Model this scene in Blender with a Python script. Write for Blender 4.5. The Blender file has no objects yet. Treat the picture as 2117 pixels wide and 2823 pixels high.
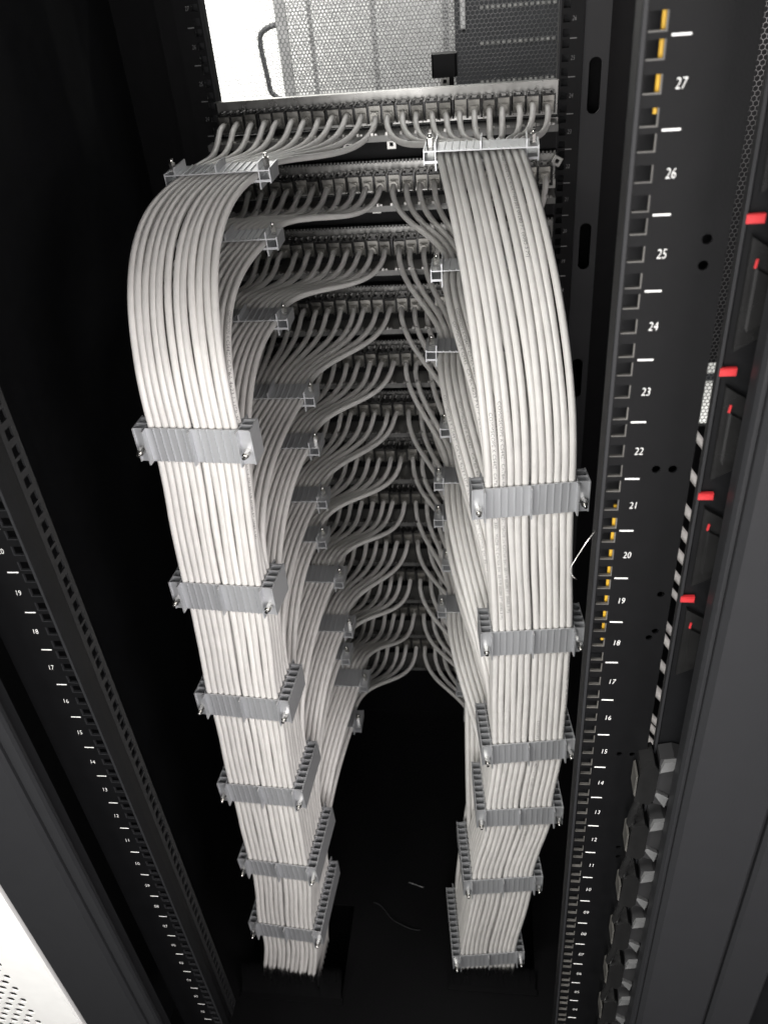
import bpy, math, random
import numpy as np
from mathutils import Matrix, Vector
from mathutils.geometry import delaunay_2d_cdt
random.seed(7); rng = np.random.default_rng(7)
S = bpy.context.scene
COL = S.collection
K = 0.001                      # all lengths below are millimetres
U = 44.45                      # one rack unit

# ------------------------------------------------------------------ camera
cam = bpy.data.cameras.new('camera'); cam_o = bpy.data.objects.new('camera', cam); COL.objects.link(cam_o)
yaw, pitch, roll = -0.1640, -0.6198, -0.0965
ca, sa, cb, sb, cc, sc = math.cos(yaw), math.sin(yaw), math.cos(pitch), math.sin(pitch), math.cos(roll), math.sin(roll)
fw = Vector((sa*cb, ca*cb, sb)); rt = Vector((ca, -sa, 0)); up = rt.cross(fw)
rt2 = rt*cc + up*sc; up2 = -rt*sc + up*cc
m = Matrix((rt2, up2, -fw)).transposed().to_4x4(); m.translation = Vector((151.1, -492.7, 1261.9))*K
cam_o.matrix_world = m
cam.sensor_fit = 'HORIZONTAL'; cam.sensor_width = 36; cam.lens = 36*2317.0/2117
cam.clip_start = 0.02; cam.clip_end = 50
cam.dof.use_dof = True; cam.dof.focus_distance = 0.85; cam.dof.aperture_fstop = 13
S.camera = cam_o
# ------------------------------------------------------------------ world and lamps
w = bpy.data.worlds.new('World'); S.world = w; w.use_nodes = True
bg = w.node_tree.nodes['Background']; bg.inputs[0].default_value = (0.85, 0.92, 1, 1); bg.inputs[1].default_value = 0.03
def lamp(name, loc, aim, sx, sy, power, col):
    l = bpy.data.lights.new(name, 'AREA'); l.shape = 'RECTANGLE'; l.size = sx; l.size_y = sy; l.energy = power; l.color = col
    o = bpy.data.objects.new(name, l); COL.objects.link(o); o.location = loc
    o.rotation_euler = (Vector(aim)-Vector(loc)).to_track_quat('-Z', 'Y').to_euler()
    return o
lamp('fill_light', (0.10, -0.80, 0.93), (-0.02, 0.2, 0.80), 0.6, 1.2, 13.2, (1, .975, .97))  # added tall soft panel, stands in for light bounced from the aisle
lamp('fill_light', (-0.66, -1.15, 1.12), (0.15, 0.2, 0.40), 0.4, 0.5, 9.3, (1, .99, .93))  # added side fill, set wide so the trunks shade the centre
lamp('fill_light', (1.08, -1.05, 1.12), (-0.12, 0.2, 0.40), 0.4, 0.5, 15.5, (1, .94, .935))  # added side fill from the other side, tinted slightly pink
lamp('door_fill_light', (-1.0, -0.55, 2.1), (-0.75, -0.2, 0.0), 0.5, 0.3, 32, (1, .98, .95))  # added overhead fill to brighten the white door leaf
lamp('front_aisle_lamp', (-0.2, 1.25, 1.95), (-0.2, 2.42, 1.1), 1.8, 0.3, 125, (1, .99, .96))
S.view_settings.view_transform = 'Standard'; S.view_settings.look = 'None'; S.view_settings.gamma = 1
S.view_settings.exposure = 0.0; S.view_settings.use_curve_mapping = False
S.render.engine = 'CYCLES'

# ------------------------------------------------------------------ materials
def mat(name, base, rough=0.5, metal=0.0, var=0.0, bump=0.0, bscale=300, streak=None, spec=0.5, rand=0.0, rvar=0.0):
    M = bpy.data.materials.new(name); M.use_nodes = True
    nt = M.node_tree; b = nt.nodes['Principled BSDF']
    b.inputs['Base Color'].default_value = (*base, 1); b.inputs['Roughness'].default_value = rough
    b.inputs['Metallic'].default_value = metal; b.inputs['Specular IOR Level'].default_value = spec
    tc = nt.nodes.new('ShaderNodeTexCoord')
    if var or rand or rvar:
        n = nt.nodes.new('ShaderNodeTexNoise'); n.inputs['Scale'].default_value = 45; n.inputs['Detail'].default_value = 6
        if streak:
            mp = nt.nodes.new('ShaderNodeMapping'); mp.inputs['Scale'].default_value = streak
            nt.links.new(tc.outputs['Object'], mp.inputs[0]); nt.links.new(mp.outputs[0], n.inputs['Vector'])
        else: nt.links.new(tc.outputs['Object'], n.inputs['Vector'])
        mr = nt.nodes.new('ShaderNodeMapRange'); mr.inputs[1].default_value = .3; mr.inputs[2].default_value = .7
        mr.inputs[3].default_value = 1-var; mr.inputs[4].default_value = 1+var
        nt.links.new(n.outputs['Fac'], mr.inputs[0])
        mul = nt.nodes.new('ShaderNodeVectorMath'); mul.operation = 'SCALE'; mul.inputs[0].default_value = base
        last = mr.outputs[0]
        if rand:
            oi = nt.nodes.new('ShaderNodeObjectInfo'); m2 = nt.nodes.new('ShaderNodeMapRange')
            m2.inputs[3].default_value = 1-rand; m2.inputs[4].default_value = 1+rand
            nt.links.new(oi.outputs['Random'], m2.inputs[0])
            mm = nt.nodes.new('ShaderNodeMath'); mm.operation = 'MULTIPLY'
            nt.links.new(last, mm.inputs[0]); nt.links.new(m2.outputs[0], mm.inputs[1]); last = mm.outputs[0]
        nt.links.new(last, mul.inputs['Scale']); nt.links.new(mul.outputs[0], b.inputs['Base Color'])
        if rvar:
            m3 = nt.nodes.new('ShaderNodeMapRange'); m3.inputs[1].default_value = .3; m3.inputs[2].default_value = .7
            m3.inputs[3].default_value = rough-rvar; m3.inputs[4].default_value = rough+rvar
            nt.links.new(n.outputs['Fac'], m3.inputs[0]); nt.links.new(m3.outputs[0], b.inputs['Roughness'])
    if bump:
        n2 = nt.nodes.new('ShaderNodeTexNoise'); n2.inputs['Scale'].default_value = bscale; n2.inputs['Detail'].default_value = 3
        nt.links.new(tc.outputs['Object'], n2.inputs['Vector'])
        bp = nt.nodes.new('ShaderNodeBump'); bp.inputs['Strength'].default_value = bump; bp.inputs['Distance'].default_value = 0.001
        nt.links.new(n2.outputs['Fac'], bp.inputs['Height']); nt.links.new(bp.outputs[0], b.inputs['Normal'])
    return M
M_CABLE = mat('cable_jacket', (.655, .64, .615), .45, var=.05, rand=.07, bump=.05, bscale=120)
M_PRINT = mat('cable_print', (.07, .068, .07), .6, var=.4)
M_ALU = mat('anodised_clamp', (.56, .57, .585), .42, metal=.6, var=.02, streak=(3, 3, .15), rvar=.025)
M_STEEL = mat('zinc_steel', (.72, .71, .68), .22, metal=1, var=.12, rvar=.08)
M_PANEL = mat('panel_steel', (.30, .297, .285), .3, metal=1, var=.03, rvar=.05)
M_JACK = mat('jack_metal', (.20, .195, .18), .36, metal=.85, var=.35, rvar=.12, rand=.2)
M_BLACK = mat('black_powder_coat', (.0035, .0036, .004), .5, spec=.13, var=.15, bump=.15, bscale=900)
M_BLACK2 = mat('black_satin', (.0045, .0048, .0055), .6, spec=.18, var=.2, bump=.2, bscale=700)
M_GREYP = mat('grey_black_paint', (.018, .0185, .020), .5, spec=.25, var=.03, bump=.15, bscale=700)
M_PLAST = mat('black_plastic', (.014, .014, .014), .24, var=.2)
M_WHITEP = mat('white_print', (.80, .80, .78), .6, var=.06)
M_YEL = mat('yellow_tape', (.62, .36, .025), .5, var=.15)
M_RED = mat('red_plastic', (.55, .03, .035), .45, var=.1)
M_LGREY = mat('clear_grey_plastic', (.17, .172, .172), .25, var=.15)
M_LOCK = mat('grey_lock_plastic', (.032, .032, .033), .4, var=.15)
M_DIM = mat('grey_print', (.2, .2, .2), .6, var=.2)  # darker grey version of the rail print, used on the far rails
M_RIM = mat('lit_worn_edge', (.085, .082, .075), .45, var=.35)  # edge light painted in as a paler grey, with some wear
M_FLANGE = mat('flange_paint', (.0125, .0128, .0135), .5, spec=.2, var=.1)
M_NUT = mat('dull_zinc', (.36, .355, .34), .32, metal=1, var=.15)
M_WHITE = mat('white_enamel', (.84, .84, .82), .4, var=.03)
M_WALL = mat('white_board', (.86, .86, .84), .6, var=.03)
M_MESH = mat('mesh_black', (.03, .03, .03), .35, var=.2)
M_MESHG = mat('mesh_grey', (.16, .16, .16), .35, metal=.4, var=.2)
M_TRAY = mat('tray_metal', (.13, .13, .125), .35, metal=.6, var=.25, rvar=.1)
M_BRIS = mat('bristle', (.003, .003, .0033), .9, spec=.1)

# ------------------------------------------------------------------ builders
class MB:
    def __init__(s): s.v = []; s.f = []; s.sm = []
    def add(s, vs, fs, smooth=False):
        b = len(s.v); s.v += [tuple(p) for p in vs]; s.f += [tuple(i+b for i in f) for f in fs]; s.sm += [smooth]*len(fs)
    def box(s, x0, x1, y0, y1, z0, z1, c=0):
        if c:
            return s.prism([(x0+c, y0), (x1-c, y0), (x1, y0+c), (x1, y1), (x0, y1), (x0, y0+c)], z0, z1)
        s.add([(x0,y0,z0),(x1,y0,z0),(x1,y1,z0),(x0,y1,z0),(x0,y0,z1),(x1,y0,z1),(x1,y1,z1),(x0,y1,z1)],
              [(0,3,2,1),(4,5,6,7),(0,1,5,4),(1,2,6,5),(2,3,7,6),(3,0,4,7)])
    def prism(s, poly, a0, a1, axis='z', smooth=False):      # poly is counter-clockwise about the axis
        n = len(poly)
        def P(p, a): return {'z': (p[0], p[1], a), 'y': (p[0], a, p[1]), 'x': (a, p[0], p[1])}[axis]
        s.add([P(p, a0) for p in poly]+[P(p, a1) for p in poly], [tuple(range(n-1, -1, -1)), tuple(range(n, 2*n))])
        b = len(s.v)-2*n
        for i in range(n):
            j = (i+1) % n; s.f.append((b+i, b+j, b+n+j, b+n+i)); s.sm.append(smooth)
    def cyl(s, c, r, a0, a1, axis='z', n=12, r1=None, smooth=True):
        s.prism([(c[0]+r*math.cos(2*math.pi*i/n), c[1]+r*math.sin(2*math.pi*i/n)) for i in range(n)], a0, a1, axis, smooth)
    def tube(s, pts, r, n=10, cap=True):
        pts = np.asarray(pts, float); T, E1, E2 = frames(pts); N = len(pts)
        a = np.arange(n)*2*np.pi/n
        r = np.broadcast_to(np.asarray(r, float), (N,))
        ring = pts[:, None, :] + r[:, None, None]*(np.cos(a)[None, :, None]*E1[:, None, :]+np.sin(a)[None, :, None]*E2[:, None, :])
        fs = [(i*n+k, (i+1)*n+k, (i+1)*n+(k+1) % n, i*n+(k+1) % n) for i in range(N-1) for k in range(n)]
        b = len(s.v); s.add(ring.reshape(-1, 3), fs, True)
        if cap:
            s.f += [tuple(b+k for k in range(n)), tuple(b+(N-1)*n+k for k in range(n-1, -1, -1))]; s.sm += [False, False]
    def plate(s, outer, holes, t0, t1, plane='xz'):           # sheet with cut-outs; normals to both sides
        vs, es = [], []
        for loop in [outer]+holes:
            b = len(vs); n = len(loop); vs += [Vector(p) for p in loop]; es += [(b+i, b+(i+1) % n) for i in range(n)]
        ov, oe, of, *_ = delaunay_2d_cdt(vs, es, [list(range(len(outer)))], 2, 1e-5)
        def P(p, t): return {'xz': (p[0], t, p[1]), 'yz': (t, p[0], p[1]), 'xy': (p[0], p[1], t)}[plane]
        n = len(ov); s.add([P(p, t0) for p in ov]+[P(p, t1) for p in ov], [tuple(f) for f in of]+[tuple(i+n for i in reversed(f)) for f in of])
        for loop in [outer]+holes:
            k = len(loop); b = len(s.v); s.v += [P(p, t0) for p in loop]+[P(p, t1) for p in loop]
            for i in range(k): j = (i+1) % k; s.f.append((b+i, b+j, b+k+j, b+k+i)); s.sm.append(False)
    def mesh(s, name):
        me = bpy.data.meshes.new(name); me.from_pydata([(x*K, y*K, z*K) for x, y, z in s.v], [], s.f)
        me.polygons.foreach_set('use_smooth', s.sm); me.update(); return me
    def build(s, name, material, parent=None):
        me = s.mesh(name); me.materials.append(material); return obj(name, me, parent)
def obj(name, me, parent=None, loc=None):
    o = bpy.data.objects.new(name, me); COL.objects.link(o); o.parent = parent
    if loc is not None: o.location = Vector(loc)*K
    return o
def empty(name, loc=(0, 0, 0), rot=(0, 0, 0)):
    o = bpy.data.objects.new(name, None); COL.objects.link(o); o.empty_display_size = .02
    o.location = Vector(loc)*K; o.rotation_euler = rot; return o
def tag(o, label=None, cat=None, group=None, kind=None):
    for k, v in (('label', label), ('category', cat), ('group', group), ('kind', kind)):
        if v: o[k] = v
    return o
def frames(p):
    T = np.gradient(p, axis=0); T /= np.linalg.norm(T, axis=1)[:, None]
    ref = np.array([1., 0, 0]) if np.abs(T[:, 0]).max() < .985 else np.array([0, 0, 1.])
    E1 = ref-(T@ref)[:, None]*T; E1 /= np.linalg.norm(E1, axis=1)[:, None]
    E2 = np.cross(T, E1); return T, E1, E2
def hermite(nodes, step=9.0):
    out = []
    for (p0, t0, l0), (p1, t1, l1) in zip(nodes[:-1], nodes[1:]):
        p0, p1, t0, t1 = map(np.asarray, (p0, p1, t0, t1))
        d = np.linalg.norm(p1-p0); n = max(2, int(d/step)); u = np.linspace(0, 1, n, endpoint=False)[:, None]
        m0, m1 = t0*d*l0, t1*d*l1
        out.append((2*u**3-3*u**2+1)*p0+(u**3-2*u**2+u)*m0+(-2*u**3+3*u**2)*p1+(u**3-u**2)*m1)
    out.append(np.asarray(nodes[-1][0], float)[None]); return np.concatenate(out)
_fonts = {}
def text_mesh(txt, size=1.0, ls=1.0):
    key = (txt, size, ls)
    if key in _fonts: return _fonts[key]
    c = bpy.data.curves.new('t', 'FONT'); c.body = txt; c.size = size; c.space_character = ls; c.resolution_u = 2; c.offset = -.012
    o = bpy.data.objects.new('t', c); COL.objects.link(o); dg = bpy.context.evaluated_depsgraph_get()
    me = o.evaluated_get(dg).to_mesh()
    V = np.array([v.co[:] for v in me.vertices]).reshape(-1, 3); F = [tuple(p.vertices) for p in me.polygons]
    o.evaluated_get(dg).to_mesh_clear(); bpy.data.objects.remove(o); bpy.data.curves.remove(c)
    _fonts[key] = (V, F); return V, F
def ord_(n): return ['topmost','second','third','fourth','fifth','sixth','seventh','eighth','ninth','tenth','eleventh','lowest'][n]
NEAR = {'R': 'beside the yellow-striped rail', 'L': 'away from the yellow-striped rail'}

# ------------------------------------------------------------------ setting: floor with the two cable openings
FZ = -240
fl = MB()
fl.plate([(-900, -1500), (900, -1500), (900, 900), (-900, 900)],
         [[(-285, 168), (-112, 168), (-112, 330), (-285, 330)], [(72, 205), (215, 205), (215, 370), (72, 370)]], FZ, FZ-3, 'xy')
tag(fl.build('floor', M_BRIS), kind='structure')
pit = MB(); pit.box(-900, 900, -1500, 900, FZ-310, FZ-300); tag(pit.build('floor_slab', M_BLACK2), kind='structure')
wb = MB(); wb.box(-2600, 1200, 2420, 2440, -215, 2600)
tag(wb.build('wall_back', M_WALL), kind='structure')
fa = MB(); fa.box(-2600, 1600, 960, 2415, FZ-8, FZ-4)
tag(fa.build('floor_front_aisle', M_WALL), kind='structure')

# brush strips closing the openings
def brush(x0, x1, y0, ln, d0, d1, label):
    e = empty('brush_strip', ((x0+x1)/2, y0, FZ)); W = x1-x0
    h = MB(); h.box(-W/2-3, W/2+3, -7, 3, 0.5, 4); h.build('holder', M_BRIS, e)
    b = MB()
    for k in range(1300):
        x = random.uniform(-W/2, W/2); L = ln*random.uniform(.86, 1.04); dx = random.gauss(0, 2); z = random.uniform(2, 8); dz = random.uniform(d0, d1)
        b.add([(x-.5, 2, z), (x+.5, 2, z), (x+dx, 2+L, z+dz)], [(0, 1, 2)])
    tag(b.build('bristles', M_BRIS, e), kind='stuff')
    tag(e, label, 'brush strip', 'brush strips at the floor openings')
brush(-285, -112, 160, 30, 36, 50, 'black brush strip at the floor opening of the trunk away from yellow-striped rail')
brush(72, 215, 198, 34, 1, 9, 'black brush strip at the floor opening of the trunk beside yellow-striped rail')

# ------------------------------------------------------------------ cabinet shell
cab = empty('server_cabinet', (0, 0, FZ))
def cabp(name, m_, *boxes, c=0):
    b = MB()
    for q in boxes: b.box(*q[:4], q[4]-FZ, q[5]-FZ, c=c)
    return b.build(name, m_, cab)
cabp('side_panel', M_BLACK2, (-402, -398, -40, 860, FZ+2, 1930))
cabp('roof_panel', M_BLACK2, (-402, 402, 60, 860, 1930, 1934))
cabp('front_base', M_BLACK, (-398, 398, 800, 806, FZ+2, 20))
cabp('front_pillar', M_BLACK, (-300, -268, 768, 772, FZ+2, 1929))
# right front upright with oval slots
b = MB(); n = 10
for k in range(7):
    zc = 1053+213*1-213*k
    lo = [(278.5+8.3*math.cos(a), zc-FZ+26*(1 if math.sin(a) >= 0 else -1)+8.3*math.sin(a)) for a in [2*math.pi*(i+.5)/16 for i in range(16)]]
    b.plate([(262, zc-106.5-FZ), (295, zc-106.5-FZ), (295, zc+106.5-FZ), (262, zc+106.5-FZ)], [lo], 752, 755)
b.box(293.5, 295, 755.2, 800, zc-106-FZ, 1372-FZ)
b.build('slotted_upright', M_GREYP, cab)
cabp('upright_backing', M_BLACK, (262, 296, 801, 803, FZ+2, 1372))
cabp('floor_rail', M_BLACK, (-398, 398, 40, 70, FZ+.5, FZ+18))
tag(cab, 'black sheet-metal server cabinet shell around the cable trunks', 'server cabinet')

# rear frame posts at both sides of the opening
def post(x0, x1, rim, label, flip):
    e = empty('cabinet_post', ((x0+x1)/2, -60, FZ)); h = (x1-x0)/2; b = MB()
    b.prism([(-h+4, 0), (h-4, 0), (h, 4), (h, 40), (-h, 40), (-h, 4)], 2, 2140); b.build('post_face', M_GREYP, e)
    r = MB()
    if flip: r.prism([(-h-rim, 10), (-h-rim+2, 7), (-h-.5, 7), (-h-.5, 12), (-h-rim, 14)], 2, 2140)
    else: r.prism([(h+.5, 7), (h+rim-2, 7), (h+rim, 10), (h+rim, 14), (h+.5, 12)], 2, 2140)
    r.build('post_rim', M_GREYP, e)
    tag(e, label, 'cabinet post')
post(301, 369, 5, 'dark grey cabinet post beside the power strip with red buttons', True)
post(-366, -283, 13, 'dark grey cabinet post beside the white perforated door', False)
e = empty('door_edge', (392, -62, FZ)); b = MB(); b.box(-22.5, 21, 0, 30, 2, 2100, c=3); b.build('edge_strip', M_GREYP, e)
b = MB(); b.box(22, 120, 14, 34, 2, 2100); b.build('inner_panel', M_BLACK2, e)
tag(e, 'grey edge of a door leaf beyond the cabinet post by the power strip', 'door edge')

# white perforated door leaf at the bottom left
e = empty('perforated_door', (-420, -60, FZ)); b = MB(); b.box(-8, 50, 0, 22, 2, 1500, c=2); b.build('door_stile', M_WHITE, e)
b = MB()
for r_ in range(0, 46):
    z0 = 30+r_*15.0
    holes = []
    for q in range(7):
        cx = -18-q*17-(8.5 if r_ % 2 else 0); cz = z0+7.5
        holes.append([(cx+6.2*math.cos(a), cz+6.2*math.sin(a)) for a in [2*math.pi*i/8 for i in range(8)]])
    b.plate([(-140, z0), (-8.2, z0), (-8.2, z0+15), (-140, z0+15)], holes, 6, 8)
tag(b.build('perforated_sheet', M_WHITE, e), kind='stuff')
b = MB(); b.box(-140, -8.4, 30, 32, 2, 1500); b.build('door_backing', M_BLACK2, e)
tag(e, 'white perforated cabinet door leaf standing open beside the dark post', 'perforated door')

# ------------------------------------------------------------------ mounting rails
def num_text(parent, txt, cx, cz, y, h, wfac, pm):
    V, F = text_mesh(txt); 
    x0, x1 = V[:, 0].min(), V[:, 0].max(); z0, z1 = V[:, 1].min(), V[:, 1].max(); s = h/(z1-z0)
    P = np.stack([cx+(V[:, 0]-(x0+x1)/2)*s*wfac+(V[:, 1]-(z0+z1)/2)*s*.10, np.full(len(V), y), cz+(V[:, 1]-(z0+z1)/2)*s], -1)
    b = MB(); b.add(P, F); return b.build('unit_number', pm, parent)
_tick = {}
def rail(label, sgn, y, xi, xh, hw, xt0, xt1, xnum, xo, zlo, zhi, numh, depth, rounds, nums):
    e = empty('mounting_rail', (0, y, 0)); X = lambda a: sgn*a
    def rect(x0, x1, z0, z1):
        a, b_ = sorted((X(x0), X(x1))); return [(a, z0), (b_, z0), (b_, z1), (a, z1)]
    b = MB()
    for k in range(zlo, zhi):
        zb = k*U; hl = [rect(xh-hw, xh+hw, zb+o-hw, zb+o+hw) for o in (6.35, 22.23, 38.1)]
        for rx, rz, rr in rounds:
            if zb+4 < rz < zb+U-4: hl.append([(X(rx)+rr*math.cos(a), rz+rr*math.sin(a)) for a in [2*math.pi*i/10 for i in range(10)]])
        b.plate(rect(xi, xo, zb, zb+U), hl, 0, 1.8)
    b.build('face_plate', M_BLACK, e)
    if y < 100:
        rim = MB()  # paler strips paint in the lit bottom and side edges of the holes
        for k in range(zlo, zhi):
            for o in (6.35, 22.23, 38.1):
                z = k*U+o; xa, xb = sorted((X(xh-hw), X(xh+hw)))
                rim.box(xa+.01, xb-.01, .25, 2.6, z-hw+.01, z-hw+.75); rx = xb-.76 if sgn > 0 else xa+.01
                rim.box(rx, rx+.75, .25, 2.6, z-hw+.76, z+hw-.01)
        tag(rim.build('lit_hole_rims', M_RIM if sgn > 0 else M_GREYP, e), kind='stuff')
    f = MB(); a0, a1 = sorted((X(xi), X(xi-1.6))); f.box(a0, a1, -.2, depth, zlo*U, zhi*U)
    f.build('inner_flange', M_BLACK2, e)
    f = MB(); a0, a1 = sorted((X(xi-1.2), X(xi+.9))); f.box(a0, a1, -1.0, -.3, zlo*U, zhi*U); f.build('rolled_edge', M_GREYP, e)
    if depth > 15:
        f = MB(); a0, a1 = sorted((X(xi+.3), X(xi+17))); f.box(a0, a1, depth-2, depth-.5, zlo*U, zhi*U); f.build('return_flange', M_GREYP, e)
    if rounds:
        f = MB(); f.box(252, xo-2, 19, 20.5, zlo*U, zhi*U); f.build('outer_return', M_BLACK, e)
    f = MB(); a0, a1 = sorted((X(xo), X(xo-1.6))); f.box(a0, a1, 2, 22, zlo*U, zhi*U); f.build('outer_flange', M_BLACK2, e)
    key = (xt0, xt1)
    if key not in _tick:
        t = MB(); t.box(0, xt1-xt0, -.25, 0, -.55, .55); me = t.mesh('unit_tick'); me.materials.append(M_WHITEP if y < 100 else M_DIM); _tick[key] = me
    for k in nums:
        obj('unit_tick', _tick[key], e, (min(X(xt0), X(xt1)), -.05, k*U))
        num_text(e, '%02d' % k, X(xnum), (k-.5)*U, -.25, numh, .72, M_WHITEP if y < 100 else M_DIM)
    tag(e, label, 'mounting rail', 'numbered mounting rails'); return e
rounds = [(269.3, 1096.4, 3), (269.2, 1081.2, 3), (257.9, 941, 3), (268.7, 941, 3), (273.2, 829, 2.8), (268.9, 799, 2.6), (273, 791, 2.6), (269, 784, 2.6), (258.3, 641.5, 2.6), (269.3, 641.5, 2.6), (269, 500, 2.6), (270, 484, 2.6)]
rail('black numbered rail with yellow strips behind its square holes', 1, 0, 224.2, 231, 4.75, 238, 247.6, 245.4, 281, 0, 30, 5.5, 24, rounds, range(1, 29))
eL = rail('black numbered rail beside the dark post and white perforated door', -1, 0, 224.2, 231, 4.75, 238, 247.6, 245.4, 281, 0, 28, 5.5, 12, [], range(1, 27))
b = MB()
for k in range(0, 28):
    b.plate([(24, k*U), (45, k*U), (45, (k+1)*U), (24, (k+1)*U)], [[(30, k*U+o-4.75), (39.5, k*U+o-4.75), (39.5, k*U+o+4.75), (30, k*U+o+4.75)] for o in (6.35, 22.23, 38.1)], -223, -225, 'yz')
b.build('perforated_flange', M_FLANGE, eL)
b = MB(); b.box(-224.9, -223.2, 12.2, 23.8, 0, 28*U); b.build('flange_web', M_BLACK, eL)
rail('black numbered rail at the panel end next to the slotted grey upright', 1, 745, 231, 238.8, 4.4, 243.6, 252.4, 248.6, 261, 0, 30, 5.2, 20, [], range(10, 29))
rail('black numbered rail at the panel end on the bright mesh side', -1, 745, 231, 238.8, 4.4, 243.6, 252.4, 248.6, 268, 0, 30, 5.2, 20, [], range(12, 29))
# yellow strips behind the rail
for z0, z1, lb in ((1163, 1262, 'upper yellow strip of tape behind the square holes of the rail'), (776, 908, 'lower yellow strip of tape behind the square holes of the rail')):
    b = MB(); b.box(233.2, 235.9, 4.2, 6, z0, z1, c=.4); o = b.build('yellow_strip', M_YEL); tag(o, lb, 'yellow strip', 'yellow strips behind the rail')

# ------------------------------------------------------------------ cable clamps
CW = 7.6; HG = 0.9; LP = 10.0; CH = 38.0; HW = 6*CW+HG+1.2; OW = HW+13.0
def slot(j): return (j-5.5)*CW+(HG if j > 5 else -HG)
def plate_mesh(front=True):
    b = MB(); s = 1
    z0, z1 = -CH/2, CH/2
    b.box(-OW, OW, -1.4, 0, z0, z1)
    for x in (-HW, 0, HW): b.box(x-.8, x+.8, -9.0, -1.4, z0, z1)
    for x in (-OW+.7, OW-.7): b.box(x-.7, x+.7, -2.8, -1.4, z0, z1)
    for h in (-1, 1):
        for q in range(1, 6): x = h*(HG+q*CW); b.box(x-.5, x+.5, -2.7, -1.4, z0+.02, z1-.02)
    return b
FP = plate_mesh().mesh('front_plate'); FP.materials.append(M_ALU)
b = MB(); b.box(-OW, OW, LP-1.2, LP, -CH/2, CH/2)
for x in (-OW+.6, -HW-.2, HW+.2, OW-.6): b.box(x-.6, x+.6, 0.02, LP-1.2, -CH/2+.03, CH/2-.03)
for h in (-1, 1):
    for q in range(1, 6): x = h*(HG+q*CW); b.box(x-.5, x+.5, LP-2.4, LP-1.2, -CH/2+.05, CH/2-.05)
CL = b.mesh('comb_layer'); CL.materials.append(M_ALU)
b = MB(); b.prism([(3.6*math.cos(math.pi*i/3), 3.6*math.sin(math.pi*i/3)) for i in range(6)], -11, -1.5, 'y'); HB = b.mesh('hex_bolt'); HB.materials.append(M_STEEL)
b = MB(); b.cyl((0, 0), 1.9, -15.5, -11, 'y', 10); SC = b.mesh('screw_tip'); SC.materials.append(M_STEEL)
def clamp(loc, rot, n, label, group):
    e = empty('cable_clamp', loc, (rot[0]+random.gauss(0, .012), rot[1]+random.gauss(0, .012), rot[2]+random.gauss(0, .012)))
    obj('front_plate', FP, e)
    for i in range(n): obj('comb_layer', CL, e, (0, i*LP, 0))
    bp = obj('back_plate', FP, e, (0, n*LP+.05, 0)); bp.rotation_euler = (0, 0, math.pi)
    for x in (-1, 1):
        h = obj('hex_bolt', HB, e, (x*(HW+6.6), 0, -4)); h.rotation_euler = (0, random.uniform(0, 1), 0)
        obj('screw_tip', SC, h)
    tag(e, label, 'cable clamp', group); return e

TR = {'L': dict(y=184, yaw=math.radians(-4), c=[-140.5, -150.5, -160, -166.5, -171.5, -187], z=[872, 674, 493, 315, 132, -50],
                k0=[0, 0, 1, 1, 2, 2, 3, 3, 4, 4, 5, 5], n=[2, 4, 6, 8, 10, 12]),
      'R': dict(y=228, yaw=math.radians(7), c=[185.5, 192.5, 191.5, 182.5, 160, 136.5], z=[775, 572, 372, 229, 51, -180],
                k0=[0, 0, 1, 1, 2, 2, 2, 3, 4, 4, 5, 5], n=[2, 4, 7, 8, 10, 12])}
FD = {'L': dict(x=[-93.8, -98.2, -100.5, -81.2, -84.3, -85.3, -94.3, -77.1, -73.2, -84, -60.4, -81.5],
                u=[23.3, 21.6, 19.4, 17.0, 15.3, 13.3, 11.7, 10.0, 7.7, 6.3, 4.9, 2.6]),
      'R': dict(x=[74.2, 75.6, 65.2, 78, 66.5, 63.8, 72.4, 61.7, 86, 84.8, 96, 96],
                u=[23.5, 20.6, 18.3, 15.9, 14.0, 12.6, 10.8, 8.7, 7.0, 4.8, 3.4, 1.6])}
FY = 450.0
for sd in 'LR':
    t = TR[sd]
    for k in range(6):
        clamp((t['c'][k], t['y'], t['z'][k]-CH/2), (0, 0, t['yaw']), t['n'][k],
              'grey aluminium clamp, %s of those on the trunk %s' % (ord_(k) if k < 5 else 'lowest', NEAR[sd]), 'clamps holding the vertical cable trunks')
    f = FD[sd]
    for i in range(12):
        xc = f['x'][i]+(-OW if sd == 'L' else OW)
        f.setdefault('c', []).append(xc); f.setdefault('rz', []).append(random.gauss(0, .025) + (0.03 if sd == 'L' else -.02))
        clamp((xc, FY+CH/2, f['u'][i]*U+5), (-math.pi/2, 0, 0), 1, 'single-row grey clamp for the %s patch panel, %s' % (ord_(i), NEAR[sd]), 'clamps feeding the patch panels')

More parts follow.
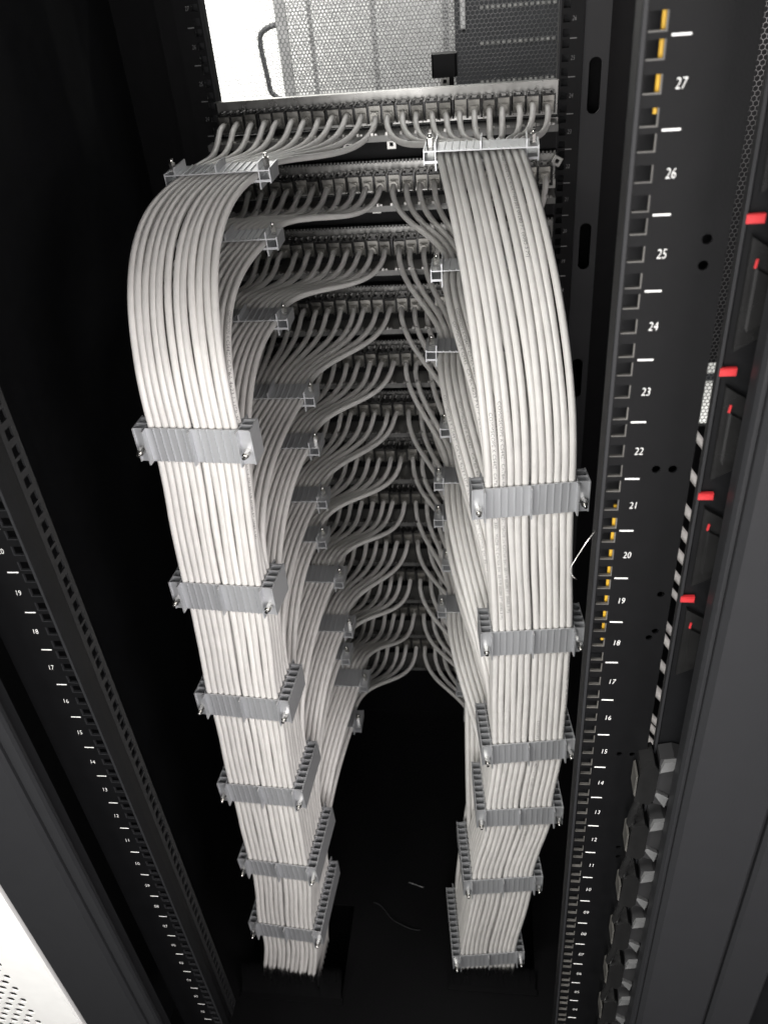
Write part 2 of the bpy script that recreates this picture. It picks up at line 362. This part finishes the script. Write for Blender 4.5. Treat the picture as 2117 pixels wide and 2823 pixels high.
# ------------------------------------------------------------------ network cables
JX0, JP = -215.0, 18.75
def jack_x(side, j): return JX0+JP*(j+(0 if side == 'L' else 12))
def panel_top(i): return (24-2*i)*U
R_C = 3.79
def cable_path(sd, i, j):
    t, f = TR[sd], FD[sd]; nodes = []
    s = slot(j); zt = panel_top(i)
    J = np.array([jack_x(sd, j)+random.gauss(0, .8), 712, zt-25+random.gauss(0, 1)])
    nodes.append((J, (random.gauss(0, .06), -1, -.12), .6))
    zc = f['u'][i]*U; xc = f['c'][i]+s
    J2 = J+np.array([random.gauss(0, 1.0)-(1.2 if sd == 'L' else -1.2), -26, -5+random.gauss(0, 1.2)])
    dirn = np.array([xc-J2[0], FY+CH-J2[1], 0]); dirn /= np.linalg.norm(dirn)
    nodes.append((J2, (dirn[0]*.35, -.85, -.42), 1.0))
    nodes.append(((xc, FY+CH, zc), (dirn[0]*.25, -1, .04 if i == 0 else -.12), 1.15))
    nodes.append(((xc, FY-1, zc), ((-.27 if i == 0 else -.16) if sd == 'L' else (.12 if i == 0 else .03), -1, -.06), 1.0))
    w = np.array([math.cos(t['yaw']), math.sin(t['yaw']), 0]); v = np.array([-math.sin(t['yaw']), math.cos(t['yaw']), 0])
    first = True
    k0 = t['k0'][i]
    for k in range(k0, 6):
        q = np.array([t['c'][k], t['y'], 0])+w*s+v*(LP*i+4.4)
        zt_ = t['z'][k]
        lean = np.array([0, 0, -1.])
        if k+1 < 6: lean[0] = .85*(t['c'][k+1]-t['c'][k])/(t['z'][k]-t['z'][k+1])
        if first:
            nodes[-1] = (nodes[-1][0], nodes[-1][1], 1.18); ln = 1.05; first = False
            nodes.append(((q[0], q[1], zt_+2), (0, 0.02, -1), ln))
        else: nodes.append(((q[0], q[1], zt_+2), (.8*(t['c'][k]-t['c'][k-1])/(t['z'][k-1]-t['z'][k]), 0, -1), 1.0))
        nodes.append(((q[0], q[1], zt_-CH-2), tuple(lean), 1.0))
    nodes.append(((q[0]-(30 if sd == 'L' else 4), q[1], min(q[2], FZ)-70), (0, 0, -1), 1.0))
    P = hermite(nodes)
    # slight free wander between the clamps
    keys = np.array([n_[0] for n_ in nodes]); d = np.min(np.linalg.norm(P[:, None]-keys[None], axis=2), axis=1)
    amp = np.clip(d/70, 0, 1)**1.3*(1.1 if i == 0 else .45)
    ph = random.uniform(0, 6.28); sl = np.concatenate([[0], np.cumsum(np.linalg.norm(np.diff(P, axis=0), axis=1))])
    P[:, 0] += amp*np.sin(sl/random.uniform(55, 90)+ph)*.8; P[:, 1] += amp*np.sin(sl/random.uniform(60, 95)+ph*2)*.6
    return P
def print_on(cable, P, txt, z_start, ang, h=3.3, adv=3.05, radius=R_C+.06):
    V, F = text_mesh(txt, 1.0, 1.0); n = len(txt)
    x0, x1 = V[:, 0].min(), V[:, 0].max(); hh = V[:, 1].max()
    s = np.concatenate([[0], np.cumsum(np.linalg.norm(np.diff(P, axis=0), axis=1))])
    T, E1, E2 = frames(P)
    start = np.argmax((P[:, 2] < z_start) & (s > 150)); s0 = s[start]
    sv = s0+(V[:, 0]-x0)/(x1-x0)*n*adv; yv = (V[:, 1]-hh*.4)*h/hh
    ip = lambda A: np.stack([np.interp(sv, s, A[:, k]) for k in range(3)], -1)
    C, e1, e2 = ip(P), ip(E1), ip(E2)
    th = math.pi/2+ang-yv/radius            # pi/2 is the E2 (outward) side; letters point along E1
    Q = C+radius*(np.cos(th)[:, None]*e1+np.sin(th)[:, None]*e2)
    b = MB(); b.add(Q, F); b.build('printed_text', M_PRINT, cable)
TXT = 'COMMSCOPE K CS44Z1 CAT6A 4x23 F/UTP IEC 332-1 MADE IN CHINA EH13BW9 00280 FT (0085.3 M)'
TXT2 = 'COMMSCOPE K CS44Z1 CAT6A 4x23 F/UTP IEC 332-1 MADE IN CHINA FH03B03 00280 FT (0085.3 M)'
PRINTS = {('R', 0, 1): [(TXT, 858, .15)], ('R', 0, 2): [(TXT, 868, -.05)], ('R', 0, 8): [(TXT2, 1036, -.1)], ('R', 0, 11): [(TXT, 545, -.6)],
          ('R', 1, 1): [(TXT, 905, .35)], ('R', 1, 2): [(TXT, 900, .2)], ('R', 1, 0): [(TXT2, 900, .1)], ('R', 2, 0): [(TXT, 800, .2)], ('R', 2, 2): [(TXT, 795, .1)],
          ('R', 3, 1): [(TXT, 690, .2)], ('L', 1, 11): [(TXT, 950, -.3)], ('L', 1, 10): [(TXT2, 780, -.7)], ('R', 0, 7): [(TXT, 420, .0)]}
for sd in 'LR':
    for i in range(12):
        for j in range(12):
            P = cable_path(sd, i, j); b = MB(); b.tube(P, R_C, 10)
            o = b.build('network_cable', M_CABLE)
            tag(o, ('off-white cable printed with dark lettering from the %s panel, trunk %s' if (sd, i, j) in PRINTS else 'plain off-white cable from the %s patch panel in the trunk %s') % (ord_(i), NEAR[sd]), 'cable', 'network cables of the %s patch panel' % ord_(i))
            for (tx, zs, an) in PRINTS.get((sd, i, j), []): print_on(o, P, tx, zs, an)

# ------------------------------------------------------------------ patch panels
b = MB(); b.box(-7.4, 7.4, -30, 0, -9, 9); b.box(-5.5, 5.5, -36, -30, -7, 4); b.box(-7.4, 7.4, -31.5, -6, 9, 10.5); b.box(-7.6, -6.6, -33, -4, -10.5, -9); b.box(6.6, 7.6, -33, -4, -10.5, -9)
JM = b.mesh('jack'); JM.materials.append(M_JACK)
b = MB(); b.box(-6.8, 6.8, -27, -3, 10.6, 12.4)
for x in (-4.6, 4.6): b.cyl((x, 12.4), 1.7, -27.5, -5, 'y', 8)
JT = b.mesh('jack_latch'); JT.materials.append(M_PLAST)
b = MB(); b.cyl((0, -1), 4.9, -40, -36.2, 'y', 12); JB = b.mesh('strain_relief'); JB.materials.append(M_JACK)
b = MB(); b.box(-231, 231, -1.2, 0, -43.4, -.6); b.box(-231, 231, -1.4, -1.25, -12.5, -.8); b.box(-231, 231, -12, -1.4, -.9, -.1); PPM = b.mesh('panel_plate'); PPM.materials.append(M_PANEL)
b = MB(); b.box(-228, 228, -80, -42, -41.6, -40.2); b.box(-228, 228, -82, -80, -48, -40.2)
for x in (-150, 0, 150): b.box(x-12, x+12, -42, -1.3, -41.6, -40.2)
TRM = b.mesh('rear_tray'); TRM.materials.append(M_TRAY)
b = MB()
for k in range(24):
    x = JX0+JP*k+4
    b.box(x-4.5, x-1.5, -84.2, -79, -40, -36.6); b.box(x, x+3.2, -83.6, -80, -39.6, -37.6)
TIM = b.mesh('tie_clips'); TIM.materials.append(M_NUT)
b = MB()
for k in range(25): x = JX0+JP*(k-.5); b.box(x-1.3, x+1.3, -30, -1.5, -36, -12.8)
DVM = b.mesh('dividers'); DVM.materials.append(M_PLAST)
for i in range(12):
    e = empty('patch_panel', (0, 744, panel_top(i)))
    obj('panel_plate', PPM, e); obj('rear_tray', TRM, e); tag(obj('tie_clips', TIM, e), kind='stuff'); tag(obj('dividers', DVM, e), kind='stuff')
    for k in range(24):
        q = obj('jack', JM, e, (JX0+JP*k, -1.5, -25)); q.rotation_euler = (random.gauss(0, .03), 0, random.gauss(0, .02))
        obj('latch', JT, q); obj('strain_relief', JB, q)
    tag(e, 'silver patch panel with a row of metal jacks, %s of the stack' % ord_(i), 'patch panel', 'patch panels stacked in the rack')
# black finger managers between the panels, cage nuts
b = MB(); b.box(-231, 231, 0, 3, -43.5, -.7); b.box(-231, 231, -16, 0, -43.4, -41.2); BLK = b.mesh('blank_face'); BLK.materials.append(M_BLACK)
b = MB()
for k in range(92): x = -228+k*5; b.box(x, x+2.4, -19.5, -16, -44, -39.8)
TEE = b.mesh('tooth_row'); TEE.materials.append(M_TRAY)
for i in range(11):
    e = empty('cable_manager', (0, 741, panel_top(i)-U))
    obj('blank_face', BLK, e); tag(obj('tooth_row', TEE, e), kind='stuff')
    tag(e, 'black horizontal manager bar with toothed edge under the %s patch panel' % ord_(i), 'manager bar', 'manager bars between the patch panels')
def nut(x, y, z, label, rz=0, ry=0):
    e = empty('cage_nut', (x, y, z), (0, ry, rz)); b = MB()
    for (x0, x1, z0, z1) in ((-6, -2.6, -6, 6), (2.6, 6, -6, 6), (-2.6, 2.6, 2.6, 6), (-2.6, 2.6, -6, -2.6)): b.box(x0, x1, -5, 0, z0, z1)
    b.build('nut_body', M_NUT, e); b = MB(); b.cyl((0, 0), 2.5, -2, -1, 'y', 10); b.build('thread_hole', M_BLACK, e)
    tag(e, label, 'cage nut', 'shiny cage nuts')
nut(226, 744, 1014, 'shiny cage nut on the rail below the topmost patch panel end')
nut(233, 738, 966, 'tilted shiny cage nut on the rail by the second panel end', ry=.5)
nut(226, 744, 935, 'shiny cage nut on the rail just below the tilted cage nut')
nut(78, 850, 1056, 'shiny cage nut standing on top of the topmost panel before the mesh')
for x in (-53, 8): nut(x, 738, 1000, 'small shiny cage nut on the manager bar under the topmost panel')
nut(-20, 738, 914, 'small shiny cage nut on the manager bar under the second panel')

# ------------------------------------------------------------------ perforated doors seen at the far side
def hexmesh(b, x0, x1, z0, z1, p, wall, y0, y1):
    rr = p/math.sqrt(3); ri = (p-wall)/math.sqrt(3); row = 0; z = z0
    while z < z1:
        x = x0+(p/2 if row % 2 else 0)
        while x < x1:
            o = [(x+rr*math.cos(math.pi/6+math.pi/3*k), z+rr*math.sin(math.pi/6+math.pi/3*k)) for k in range(6)]
            i_ = [(x+ri*math.cos(math.pi/6+math.pi/3*k), z+ri*math.sin(math.pi/6+math.pi/3*k)) for k in range(6)]
            b.add([(q[0], y0, q[1]) for q in o+i_]+[(q[0], y1, q[1]) for q in i_],
                  [(k, (k+1) % 6, 6+(k+1) % 6, 6+k) for k in range(6)]+[(6+k, 6+(k+1) % 6, 12+(k+1) % 6, 12+k) for k in range(6)])
            x += p
        z += p*.866; row += 1
e = empty('front_door', (0, 870, FZ))
b = MB(); hexmesh(b, -285, 285, 1005-FZ, 1330-FZ, 6.3, 0.75, 0, 1); tag(b.build('mesh_panel', M_MESH, e), kind='stuff')
b = MB(); b.box(-400, -285, -12, 12, 30, 1800); b.build('door_stile', M_BLACK, e)
b = MB(); b.box(285, 400, -12, 12, 30, 1800); b.build('door_stile', M_BLACK, e)
b = MB(); b.box(-284, 284, -2, 2, 30, 1000-FZ); b.build('lower_sheet', M_BLACK, e)
tag(e, 'black hexagon mesh door behind the topmost patch panel', 'mesh door')
# door pull on the outside of the opposite cabinet, seen through the mesh
def pulls(pts): return hermite([(p, t, 1) for p, t in pts], 4)
e = empty('opposite_cabinet', (-200, 2060, FZ))
b = MB(); hexmesh(b, -205, 340, 880-FZ-150, 1400-FZ, 9.0, 4.4, 0, 1.5); tag(b.build('mesh_panel', M_MESHG, e), kind='stuff')
b = MB(); b.box(-236, -206, -6, 6, 40, 1800); b.build('door_stile', M_MESHG, e)
b = MB(); b.box(210, 226, 2, 20, 40, 1800); b.box(20, 32, 4, 20, 40, 1800); b.box(-150, -141, 4, 20, 40, 1800); b.build('inner_post', M_BLACK, e)
P = pulls([((-236, -4, 1034-FZ), (-1, -.2, 0)), ((-283, -10, 1005-FZ), (-.1, 0, -1)), ((-276, -10, 885-FZ), (.0, 0, -1)), ((-236, -4, 852-FZ), (1, .2, 0))])
b = MB(); b.tube(P, 7.5, 8); b.build('door_pull', M_GREYP, e)
tag(e, 'grey mesh-fronted cabinet with a long door pull across the bright aisle', 'cabinet')
e = empty('dark_cabinet', (300, 1990, FZ)); b = MB(); b.box(-255, 330, 0, 20, 2, 1900); b.build('dark_door', M_BLACK2, e)
b = MB(); b.box(-240, -228, -6, -.5, 1000-FZ, 1900); b.build('bright_trim', M_MESHG, e)
for z in (870, 960, 1040):
    b = MB()
    for k in range(14): b.box(-190+k*14, -182+k*14, -3, -.5, z-FZ, z-FZ+6)
    tag(b.build('vent_slots', M_TRAY, e), kind='stuff')
tag(e, 'dark cabinet with faint rows of vents across the bright aisle', 'cabinet')
b = MB(); b.box(60, 96, 838, 862, 1062, 1092, c=3); b.box(72, 90, 862, 868, 1040, 1080); tag(b.build('door_latch', M_BLACK2), 'small black latch box on the mesh door near a cage nut', 'latch')

# ------------------------------------------------------------------ neighbour bay seen between rail and power strip
e = empty('neighbour_door', (520, 872, FZ)); b = MB(); hexmesh(b, -95, 120, 470-FZ, 1180-FZ, 7.5, .9, 0, 1); tag(b.build('mesh_panel', M_MESHG, e), kind='stuff')
b = MB(); b.box(-100, 130, -6, 6, 452-FZ, 468-FZ); b.build('bottom_rail', M_BLACK, e)
b = MB(); b.box(-100, 130, 4, 6, 2, 450-FZ); b.build('lower_sheet', M_BLACK, e)
b = MB(); b.box(-100, 130, 60, 64, 560-FZ, 1300-FZ); b.build('inner_sheet', M_GREYP, e)
tag(e, 'grey hexagon mesh door of the next bay seen past the rail edge', 'mesh door')
for k in range(16):
    z = 700-k*44+random.gauss(0, 13); y = 470+random.gauss(0, 14); x = 405+random.gauss(0, 6)
    P = hermite([((x-42, y, z+55), (.35, 0, -1), 1), ((x+30, y-5, z-60), (.75, 0, -1), 1)], 6); b = MB(); b.tube(P, random.uniform(4.6, 6.2), 10)
    tag(b.build('slanting_cable', M_CABLE), 'short white cable slanting down in the next bay beyond the rail edge', 'cable', 'slanting cables in the next bay')

# ------------------------------------------------------------------ power strip with red buttons
e = empty('power_strip', (311, 4, FZ))
b = MB(); b.prism([(-20, 0), (24, 0), (26, 3), (26, 14), (-18, 14), (-22, 3)], 2, 1620); b.build('housing', M_BLACK2, e)
b = MB(); b.box(-23.5, -21.5, -3, 4, 2, 1620); b.build('edge_bead', M_GREYP, e)
b = MB(); b.box(6, 8.5, -2.5, -.1, 2, 1620); b.build('edge_bead', M_GREYP, e)
b = MB(); b.prism([(-17, -32), (2, -20), (2, 26), (-17, 38)], -5, -.2, 'y'); b.prism([(-12, -18), (-2, -12), (-2, 14), (-12, 20)], -8, -5.1, 'y'); OB = b.mesh('outlet_frame'); OB.materials.append(M_PLAST)
b = MB(); b.prism([(-5, -2.6), (5, -2.6), (5, 2.6), (-5, 2.6)], -3.2, -.3, 'y'); b.prism([(-4.4, -2), (4.4, -2), (4.4, 2), (-4.4, 2)], -3.8, -3.2, 'y'); RB = b.mesh('red_button'); RB.materials.append(M_RED)
b = MB(); b.prism([(-.9, -2.6), (.3, -2.6), (.9, 2.6), (-.3, 2.6)], -3.2, -.3, 'y'); RM = b.mesh('red_mark'); RM.materials.append(M_RED)
for k in range(5):
    z = 1106.6+94.2-94.2*k-FZ
    obj('outlet_frame', OB, e, (0, 0, z-48)); obj('red_button', RB, e, (-17.5+random.gauss(0, .3), -1, z)); obj('red_mark', RM, e, (-13, -3, z-25))
tag(e, 'long black power strip with red buttons between rail and cabinet post', 'power strip')
# cord locks and plugs along its lower half
def plug(k):
    z = 623-85.5*k
    e = empty('power_plug', (299, -6, z)); b = MB()
    b.prism([(-27, -22), (-14, -27), (-10, -20), (-10, 20), (-14, 29), (-25, 24)], -13, 12, 'y'); b.build('plug_body', M_PLAST, e)
    b = MB(); b.prism([(-28.4, -12), (-26.8, -15), (-26.8, 14), (-28.4, 12)], -13.4, 4, 'y'); b.build('plug_rim', M_RIM, e)  # rim lightened to paint in the gloss along the plug edge
    b = MB(); b.prism([(-9, -31), (2, -34), (12, -31), (12, 31), (2, 34), (-9, 31)], -8, 8, 'y'); b.build('cord_lock', M_LOCK, e)
    b = MB(); b.prism([(-9, 17), (2, 21), (4, 33), (-6, 31)], -12, -8.1, 'y'); b.build('lock_lug', M_LGREY, e); b = MB(); b.prism([(-10.5, -13), (0, -31), (2, -17), (-8, -10)], -12, -8.1, 'y'); b.build('lock_lug', M_LGREY, e)
    P = hermite([((-19, -4, -20), (-.1, -.2, -1), 1), ((-26, -8, -58), (0, 0, -1), 1), ((-19, 2, -84), (.2, 0, -1), 1)], 6)
    b = MB(); b.tube(P, 4, 8); b.build('cord', M_PLAST, e)
    tag(e, 'black power plug in a grey cord lock, %s in the row on the power strip' % ['topmost', 'second', 'third', 'fourth', 'fifth', 'sixth', 'seventh', 'lowest'][k], 'power plug', 'plugs along the power strip')
for k in range(8): plug(k)

# ------------------------------------------------------------------ loose bits
P = hermite([((228, 14, 885), (-.6, -.4, -.35), 1), ((206, -2, 858), (-.5, -.2, -1), 1), ((210, -4, 846), (.8, 0, -.7), 1)], 2)
b = MB(); b.tube(P, .35, 5); tag(b.build('thin_wire', M_STEEL), 'thin stray silver wire sticking out of a rail hole', 'wire')
P = hermite([((-75, 330, FZ+14), (1, .2, -.4), 1), ((-30, 300, FZ+6), (1, -.4, 0), 1), ((15, 290, FZ+4), (1, .2, 0), 1)], 5)
b = MB(); b.tube(P, .7, 5); tag(b.build('thread', M_GREYP), 'thin curved thread lying on the black cabinet floor', 'thread')
P = hermite([((-15, 380, FZ+3), (1, -.2, 0), 1), ((14, 372, FZ+3), (1, -.2, 0), 1)], 4)
b = MB(); b.tube(P, .9, 5); tag(b.build('thread', M_LGREY), 'short pale scrap of thread on the black floor', 'thread')
